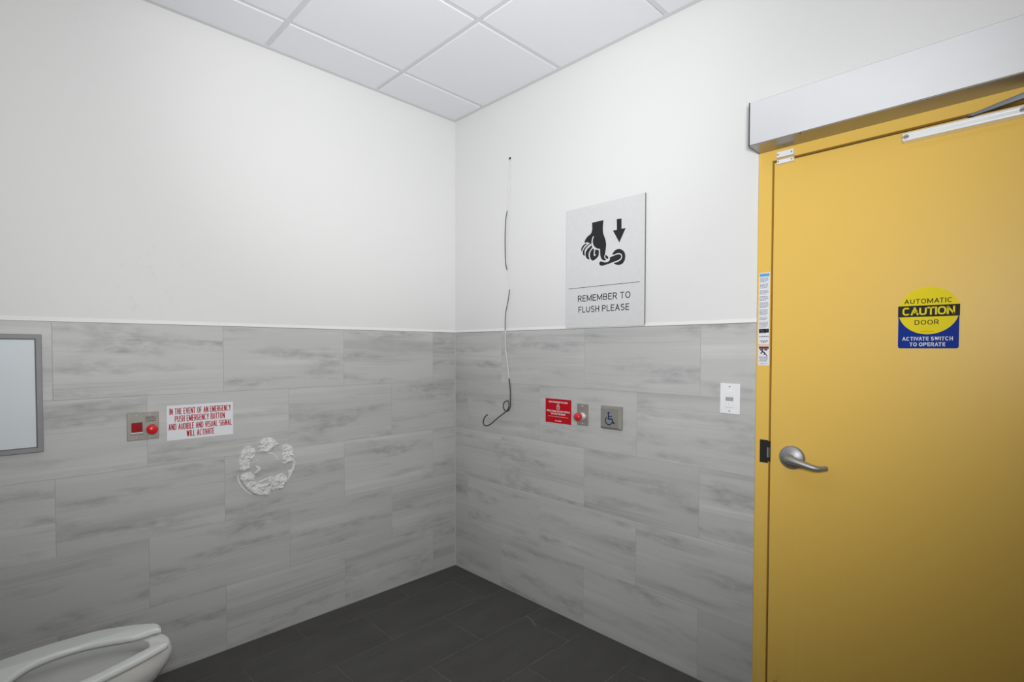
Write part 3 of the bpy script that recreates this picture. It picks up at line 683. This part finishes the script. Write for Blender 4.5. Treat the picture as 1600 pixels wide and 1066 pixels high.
# ------------------------------------------------------------------ hanging wire with hook
t = thing('hanging_wire', RR, (0, 0, 0), 'thin wire hanging from a wall hole and ending in a dark curled hook', 'wire')
HP = {'hole': (0.4959, 2.519), 'a': [(0.5009, 2.5147, -0.004), (0.4973, 2.5011, 0.003), (0.4926, 2.4123), (0.4842, 2.311), (0.482, 2.2209)], 'b': [(0.5033, 2.5141, -0.004), (0.5058, 2.4989, 0.003), (0.5121, 2.3991), (0.5038, 2.2897), (0.4844, 2.2161)], 'c': [(0.4844, 2.2204), (0.4722, 2.1708), (0.4674, 2.0892), (0.4676, 2.0024), (0.4714, 1.9236), (0.4839, 1.8788)], 'd': [(0.4839, 1.8788), (0.4975, 1.8341), (0.5049, 1.7945), (0.505, 1.7642)], 'e': [(0.505, 1.7642), (0.4941, 1.7087), (0.4831, 1.6703), (0.4829, 1.6667), (0.4705, 1.6192), (0.4683, 1.5307)], 'f': [(0.4683, 1.5307), (0.4708, 1.442), (0.4847, 1.3534), (0.5008, 1.2477)], 'g': [(0.5008, 1.2477), (0.5111, 1.1856), (0.5112, 1.1214)], 'h': [(0.5112, 1.1214, 0.006), (0.5192, 1.0939, 0.012), (0.5091, 1.0666, 0.016), (0.4887, 1.0592, 0.018), (0.4692, 1.0737, 0.018), (0.4634, 1.0976, 0.014), (0.4772, 1.1149, 0.012), (0.4999, 1.119, 0.014), (0.5135, 1.1055, 0.018), (0.5113, 1.0772, 0.022), (0.4944, 1.0572, 0.024)], 'i': [(0.4944, 1.0572, 0.024), (0.4287, 1.0129, 0.03), (0.3753, 0.9729, 0.036), (0.3389, 0.9607, 0.04), (0.3217, 0.9731, 0.043), (0.3291, 0.9991, 0.047), (0.3474, 1.0193, 0.05), (0.368, 1.0304, 0.052)]}
bm = bmesh.new(); lathe(bm, [(.0, -.004), (.009, -.004), (.009, -.0030), (.0, -.003)], *HP['hole'], 16); tag(from_bm('drilled_hole', bm, BLK, t), 'dark drilled hole in the white wall')
def wire(name, pts, r, m, zz):
    bm = bmesh.new(); sp = spline([(p[0], p[1], (p[2] if len(p) > 2 else zz)) for p in pts], 6, False); tube(bm, sp, r, 8, up=Vector((.3, .2, 1))); return from_bm(name, bm, m, t, smooth=True)
HD = wire('wire_strand', HP['a'], .0014, CABLEW, .004)
wire('wire_strand', HP['b'], .0014, CABLEW, .004)
wire('dark_stretch', HP['c'], .0028, CABLE, .006)  # dark and pale stretches alternate along the one wire
wire('pale_stretch', HP['d'], .0023, CABLEW, .006)
wire('dark_stretch', HP['e'], .0026, CABLE, .006)
wire('pale_stretch', HP['f'], .0030, CABLEW, .006)
wire('dark_stretch', HP['g'], .0036, CABLE, .006)
wire('wire_loop', HP['h'], .0034, CABLE, .006)
wire('hook', HP['i'], .0034, CABLE, .006)

# ------------------------------------------------------------------ left wall: emergency call plate
t = thing('emergency_call_plate', RL, (0, 0, 0), 'steel double plate with red display window and red mushroom button on the left wall', 'emergency button')
box('plate', (-1.7600, -1.6465, 1.0350, 1.1510, 0, .0045), STEEL, t, bev=.0018)
o = box('display_frame', (-1.7450, -1.7055, 1.0685, 1.1100, .004, .0052), DARKP, t)
box('display_lens', (-1.7430, -1.7075, 1.0705, 1.1085, .0048, .0060), REDL, t, bev=.0004)
box('display_sill', (-1.7460, -1.7045, 1.0655, 1.0683, .004, .0062), ALUB, t)
bm = bmesh.new(); lathe(bm, [(.017, .004), (.017, .009), (.012, .010), (.012, .016), (0, .016)], -1.6745, 1.0790, 28); from_bm('collar', bm, ALUB, t)
bm = bmesh.new(); lathe(bm, [(.011, .015), (.0195, .018), (.0215, .022), (.0215, .027), (.019, .033), (.013, .037), (.006, .0388), (0, .039)], -1.6745, 1.0790, 32); from_bm('red_button', bm, RED, t, smooth=True)
for (x, yy) in ((-1.7265, 1.1395), (-1.6790, 1.1405), (-1.7265, 1.0470), (-1.6790, 1.0455)):
    bm = bmesh.new(); lathe(bm, [(.0030, .004), (.0030, .0052), (0, .0056)], x, yy, 14); from_bm('screw', bm, NICK, t)
letters('engraving', [('EMERGENCY', -1.6760, 1.1290, .037, .0052, .0009), ('PUSH FOR', -1.6760, 1.1210, .037, .0052, .0009), ('ASSISTANCE', -1.6760, 1.1130, .037, .0052, .0009), ('ASSISTANCE', -1.7240, 1.0585, .046, .0036, .0005)], INK, t, .0045)

t = thing('emergency_sign', RL, (0, 0, 0), 'white rectangular sign with four lines of red emergency lettering', 'sign')
box('panel', (-1.6170, -1.3485, 1.0185, 1.1715, 0, .0025), SIGNW, t, bev=.0004)
letters('lettering', [('IN THE EVENT OF AN EMERGENCY', -1.4825, 1.1452, .249, .0275, .0029), ('PUSH EMERGENCY BUTTON', -1.4855, 1.1120, .202, .0275, .0029),
                      ('AND AUDIBLE AND VISUAL SIGNAL', -1.4830, 1.0775, .256, .0275, .0029), ('WILL ACTIVATE', -1.4845, 1.0440, .115, .0275, .0029)], REDT, t, .0025, sq=3.0, gap=.38, space=.95)

# ------------------------------------------------------------------ wall board in steel frame
t = thing('wall_board', RL, (0, 0, 0), 'pale blue-white wall board in a grey steel frame at the left edge', 'board')
bx0, bx1, by0, by1 = -2.490, -2.0215, 1.0300, 1.4745
bm = bmesh.new()
o4 = [(bx0, by0), (bx1, by0), (bx1, by1), (bx0, by1)]
def ring(ins, z): return [bm.verts.new((x + ins * (1 if i in (0, 3) else -1), y + ins * (1 if i in (0, 1) else -1), z)) for i, (x, y) in enumerate(o4)]
rr_ = [ring(0, .001), ring(0, .016), ring(.002, .018), ring(.016, .018), ring(.018, .016), ring(.0185, .006)]
for a, b in zip(rr_, rr_[1:]):
    for k in range(4): bm.faces.new((a[k], a[(k + 1) % 4], b[(k + 1) % 4], b[k]))
bm.faces.new(rr_[0][::-1]); bm.faces.new(rr_[-1])
from_bm('frame', bm, FRAMEG, t)
box('board_face', (bx0 + .0205, bx1 - .0205, by0 + .0205, by1 - .0205, .006, .0135), WPANEL, t, bev=.0005)

# ------------------------------------------------------------------ torn plaster ring
t = thing('plaster_ring', RL, (0, 0, 0), 'ragged ring of leftover white plaster smears on the left grey tiles', 'plaster')
PITS = [(-1.2827, 0.8874, 0.007), (-1.3042, 0.8594, 0.011), (-1.2609, 0.75, 0.008), (-1.0851, 0.8745, 0.007), (-1.1161, 0.8517, 0.006), (-1.1809, 0.7502, 0.006), (-1.2066, 0.9401, 0.006), (-1.1459, 0.733, 0.007)]
def chunk(outline, h, seed):
    pl = [Vector(p) for p in spline([(p[0], p[1]) for p in outline], 4)]
    N = len(pl); st = .0032
    x0, x1 = min(p.x for p in pl), max(p.x for p in pl); y0, y1 = min(p.y for p in pl), max(p.y for p in pl)
    def inside(x, y):
        c = False; j = N - 1
        for i in range(N):
            a, b = pl[i], pl[j]
            if (a.y > y) != (b.y > y) and x < (b.x - a.x) * (y - a.y) / (b.y - a.y) + a.x: c = not c
            j = i
        return c
    def near(x, y):
        best = (9, 0, 0)
        for i in range(N):
            a, b = pl[i - 1], pl[i]; ab = b - a; L2 = ab.length_squared
            u = 0 if L2 < 1e-12 else max(0, min(1, ((x - a.x) * ab.x + (y - a.y) * ab.y) / L2))
            qx, qy = a.x + ab.x * u, a.y + ab.y * u; d = math.hypot(x - qx, y - qy)
            if d < best[0]: best = (d, qx, qy)
        return best
    from mathutils import noise
    nx, ny = int((x1 - x0) / st) + 3, int((y1 - y0) / st) + 3; bm = bmesh.new(); vs = {}; cells = []
    ins = {}
    for i in range(nx):
        for j in range(ny): ins[i, j] = inside(x0 - st + i * st, y0 - st + j * st)
    def vert(i, j):
        if (i, j) in vs: return vs[i, j]
        x, y = x0 - st + i * st, y0 - st + j * st; d, qx, qy = near(x, y)
        if not ins[i, j] : x, y, z = qx, qy, .0002
        else:
            e = min(1, d / .006) ** .5
            nz = noise.noise(Vector((x * 38, y * 38, seed))) * .6 + noise.noise(Vector((x * 110, y * 110, seed + 4))) * .45
            z = e * h * 1.35 * (1 + nz * 1.1)
            pit = noise.noise(Vector((x * 60, y * 60, seed + 9)))
            if pit > .38: z *= .25
            for (hx_, hy_, hr_) in PITS:
                if math.hypot(x - hx_, y - hy_) < hr_: z = .0008
            z = max(z, .0006)
        vs[i, j] = bm.verts.new((x, y, z)); return vs[i, j]
    for i in range(nx - 1):
        for j in range(ny - 1):
            if any(ins[i + a, j + b] for a in (0, 1) for b in (0, 1)):
                q_ = [vert(i, j), vert(i + 1, j), vert(i + 1, j + 1), vert(i, j + 1)]
                try: bm.faces.new(q_)
                except ValueError: pass
    o = from_bm('plaster_smear', bm, PLASTER, t, smooth=True)
for k, (ol, h) in enumerate([([(-1.2836, 0.9554), (-1.2655, 0.9495), (-1.2507, 0.9318), (-1.2475, 0.9138), (-1.2578, 0.8942), (-1.2728, 0.8824), (-1.2713, 0.8682), (-1.2766, 0.841), (-1.2947, 0.837), (-1.3142, 0.8333), (-1.3255, 0.8386), (-1.3284, 0.8632), (-1.3265, 0.8904), (-1.3215, 0.9104), (-1.3099, 0.9363), (-1.2967, 0.9519)], 0.01), ([(-1.2336, 0.9648), (-1.2131, 0.9799), (-1.1855, 0.9845), (-1.1612, 0.9755), (-1.1508, 0.958), (-1.1314, 0.9429), (-1.151, 0.9364), (-1.1652, 0.9239), (-1.1792, 0.915), (-1.1897, 0.9093), (-1.2137, 0.9144), (-1.2374, 0.9159), (-1.2305, 0.9308), (-1.2422, 0.943), (-1.2287, 0.9483)], 0.011), ([(-1.1226, 0.9327), (-1.1009, 0.939), (-1.0754, 0.9302), (-1.059, 0.9059), (-1.0593, 0.8653), (-1.0651, 0.8476), (-1.0944, 0.8465), (-1.1127, 0.8365), (-1.1215, 0.8561), (-1.1248, 0.8821), (-1.1264, 0.9078)], 0.01), ([(-1.3209, 0.8137), (-1.3013, 0.8277), (-1.2784, 0.8274), (-1.2586, 0.8136), (-1.2488, 0.7908), (-1.2456, 0.7726), (-1.2221, 0.7613), (-1.1946, 0.7635), (-1.1808, 0.7538), (-1.1811, 0.7215), (-1.1883, 0.7014), (-1.2159, 0.6996), (-1.2463, 0.7092), (-1.2728, 0.7284), (-1.2988, 0.7578), (-1.3148, 0.7849)], 0.012), ([(-1.1944, 0.7813), (-1.1805, 0.7897), (-1.1595, 0.7843), (-1.1382, 0.7933), (-1.1167, 0.7952), (-1.0987, 0.7757), (-1.0953, 0.753), (-1.11, 0.73), (-1.1138, 0.7197), (-1.146, 0.7185), (-1.1777, 0.7173), (-1.1844, 0.7401), (-1.1947, 0.7563)], 0.011), ([(-1.0539, 0.8459), (-1.0561, 0.8166), (-1.0693, 0.7854), (-1.0861, 0.7625), (-1.0971, 0.7534), (-1.0896, 0.7778), (-1.0919, 0.8039), (-1.0765, 0.8051), (-1.069, 0.8223), (-1.0651, 0.8439)], 0.005), ([(-1.2747, 0.8645), (-1.2547, 0.872), (-1.2327, 0.8806), (-1.2318, 0.8756), (-1.2514, 0.8693), (-1.2714, 0.8647)], 0.006), ([(-1.2465, 0.8538), (-1.228, 0.8438), (-1.2221, 0.8287), (-1.2283, 0.8226), (-1.2519, 0.8135), (-1.2569, 0.8175), (-1.2434, 0.8286), (-1.2456, 0.8431)], 0.005), ([(-1.1931, 0.9115), (-1.1654, 0.9023), (-1.1462, 0.8834), (-1.141, 0.8656), (-1.1453, 0.8651), (-1.1533, 0.8808), (-1.169, 0.8956), (-1.1932, 0.9044)], 0.003), ([(-1.2389, 0.7714), (-1.2151, 0.7796), (-1.1979, 0.7837), (-1.1945, 0.7777), (-1.2083, 0.7713), (-1.2288, 0.7643)], 0.006), ([(-1.3288, 0.8219), (-1.3227, 0.7933), (-1.2989, 0.7508), (-1.2696, 0.719), (-1.268, 0.7134), (-1.299, 0.7404), (-1.3261, 0.7801), (-1.3322, 0.8087)], 0.0015)]): chunk(ol, h, k * 3.7)

# ------------------------------------------------------------------ toilet (world axes: +x is its front)
T = framed('toilet', Matrix.Identity(3), (-2.0, -.565, 0)); tag(T, 'white porcelain toilet with open-front seat in the lower left corner', 'toilet')
def loop_egg(xf, xb, hw, n=48, flatb=.6):
    """egg outline: front tip xf, back xb, half width hw (toilet coordinates)"""
    xc = xf - (xf - xb) * .48; out = []
    for k in range(n):
        a = 2 * math.pi * k / n; c, s = math.cos(a), math.sin(a)
        if c >= 0: x = xc + (xf - xc) * c ** 1.0; y = hw * s
        else: x = xc + (xc - xb) * (-(abs(c) ** flatb)); y = hw * (abs(s) ** .75) * (1 if s >= 0 else -1)
        out.append((x, y))
    return out
def loft(bm, rings, capa=False, capb=False):
    R = [[bm.verts.new((x, y, z)) for (x, y) in lp] for lp, z in rings]
    for a, b in zip(R, R[1:]):
        for k in range(len(a)): bm.faces.new((a[k], a[(k + 1) % len(a)], b[(k + 1) % len(b)], b[k]))
    if capa: bm.faces.new(R[0][::-1])
    if capb: bm.faces.new(R[-1])
bm = bmesh.new()
loft(bm, [(loop_egg(.10, -.42, .105), 0), (loop_egg(.10, -.42, .105), .02), (loop_egg(.085, -.42, .095), .06), (loop_egg(.07, -.42, .088), .14), (loop_egg(.10, -.42, .100), .20), (loop_egg(.175, -.42, .135), .28),
          (loop_egg(.248, -.42, .163), .34), (loop_egg(.274, -.42, .174), .382), (loop_egg(.274, -.42, .175), .400), (loop_egg(.268, -.42, .173), .420), (loop_egg(.264, -.42, .171), .427), (loop_egg(.257, -.418, .166), .4300),
          (loop_egg(.212, -.24, .124), .4300), (loop_egg(.207, -.235, .119), .426), (loop_egg(.205, -.233, .117), .392), (loop_egg(.212, -.24, .123), .386), (loop_egg(.208, -.236, .118), .36), (loop_egg(.16, -.20, .10), .30), (loop_egg(.06, -.13, .06), .22), (loop_egg(.02, -.10, .035), .17)], True, True)
from_bm('bowl', bm, PORC, T, smooth=True)
bm = bmesh.new(); poly(bm, loop_egg(.11, -.165, .080), .248, .250)
from_bm('water', bm, mat('toilet_water', (.35, .37, .37), .03, spec=.6, vary=.02), T)
# seat traced from its two arms
zt, zb = .455, .4345
ol = [(p[0] + 2.0, p[1] + .565) for p in [(-2.33, -0.5), (-2.3, -0.44), (-2.22, -0.415), (-2.1526, -0.4065), (-2.0935, -0.3972), (-2.0313, -0.3946), (-1.966, -0.3969), (-1.915, -0.4013), (-1.8706, -0.4163), (-1.8106, -0.4425), (-1.7574, -0.4802), (-1.7496, -0.4994), (-1.7474, -0.5206), (-1.7503, -0.5385), (-1.7607, -0.5296), (-1.7983, -0.5365), (-1.8299, -0.5381), (-1.8833, -0.5123), (-1.9258, -0.498), (-1.9578, -0.4878), (-2.0213, -0.4849), (-2.0823, -0.4993), (-2.1233, -0.5409), (-2.15, -0.59), (-2.145, -0.65), (-2.1, -0.705), (-2.03, -0.722), (-1.8943, -0.6785), (-1.8448, -0.6579), (-1.803, -0.6422), (-1.7844, -0.6352), (-1.7571, -0.6361), (-1.7542, -0.656), (-1.759, -0.6653), (-1.8257, -0.697), (-1.8826, -0.7188), (-1.9353, -0.7352), (-2.03, -0.765), (-2.12, -0.765), (-2.22, -0.74), (-2.3, -0.7), (-2.33, -0.64)]]
sp = [p for p in spline([Vector(p) for p in ol], 5)]
for _ in range(10): sp = [(sp[i - 1] + sp[i] * 2 + sp[(i + 1) % len(sp)]) / 4 for i in range(len(sp))]
bm = bmesh.new()
# rounded edge: inset rings
def inset(pts, d):
    N = len(pts); out = []
    for i in range(N):
        a, b, c = pts[i - 1], pts[i], pts[(i + 1) % N]
        t1 = (c - a).normalized(); out.append(b + Vector((-t1.y, t1.x)) * d)
    return out
area = sum(sp[i - 1].x * sp[i].y - sp[i].x * sp[i - 1].y for i in range(len(sp)))
sg = 1 if area > 0 else -1
RG = [(inset(sp, sg * .006), zb), (inset(sp, sg * .001), zb + .003), (sp, zb + .009), (inset(sp, sg * .0012), zt - .005), (inset(sp, sg * .004), zt - .0015), (inset(sp, sg * .009), zt)]
VR = [[bm.verts.new((p.x, p.y, z)) for p in r] for r, z in RG]
for a, b in zip(VR, VR[1:]):
    for k in range(len(a)): bm.faces.new((a[k], a[(k + 1) % len(a)], b[(k + 1) % len(b)], b[k]))
for ringv, rv in ((VR[-1], False), (VR[0], True)):
    for tr in tessellate_polygon([[Vector((v.co.x, v.co.y, 0)) for v in ringv]]):
        f = [ringv[i] for i in tr]
        try: bm.faces.new(f)
        except ValueError: pass
from_bm('seat', bm, SEATM, T, smooth=True)
for yy in (-.085, .085):
    bm = bmesh.new(); tube(bm, [(-.285, yy, .4215), (-.285, yy, .462)], .016, 16, up=Vector((1, 0, 0))); from_bm('hinge', bm, SEATM, T)
for p in ((.165, -.105), (.165, .085), (-.13, -.130), (-.13, .130)):
    box('seat_bumper', (p[0] - .012, p[0] + .012, p[1] - .006, p[1] + .006, .4285, .4360), SEATM, T, bev=.001)
bm = bmesh.new(); bx(bm, -.51, -.32, -.20, .20, .4235, .78, bev=.02, seg=4); from_bm('tank', bm, PORC, T, smooth=False)
bm = bmesh.new(); bx(bm, -.515, -.31, -.21, .21, .78, .815, bev=.008, seg=3); from_bm('tank_lid', bm, PORC, T)
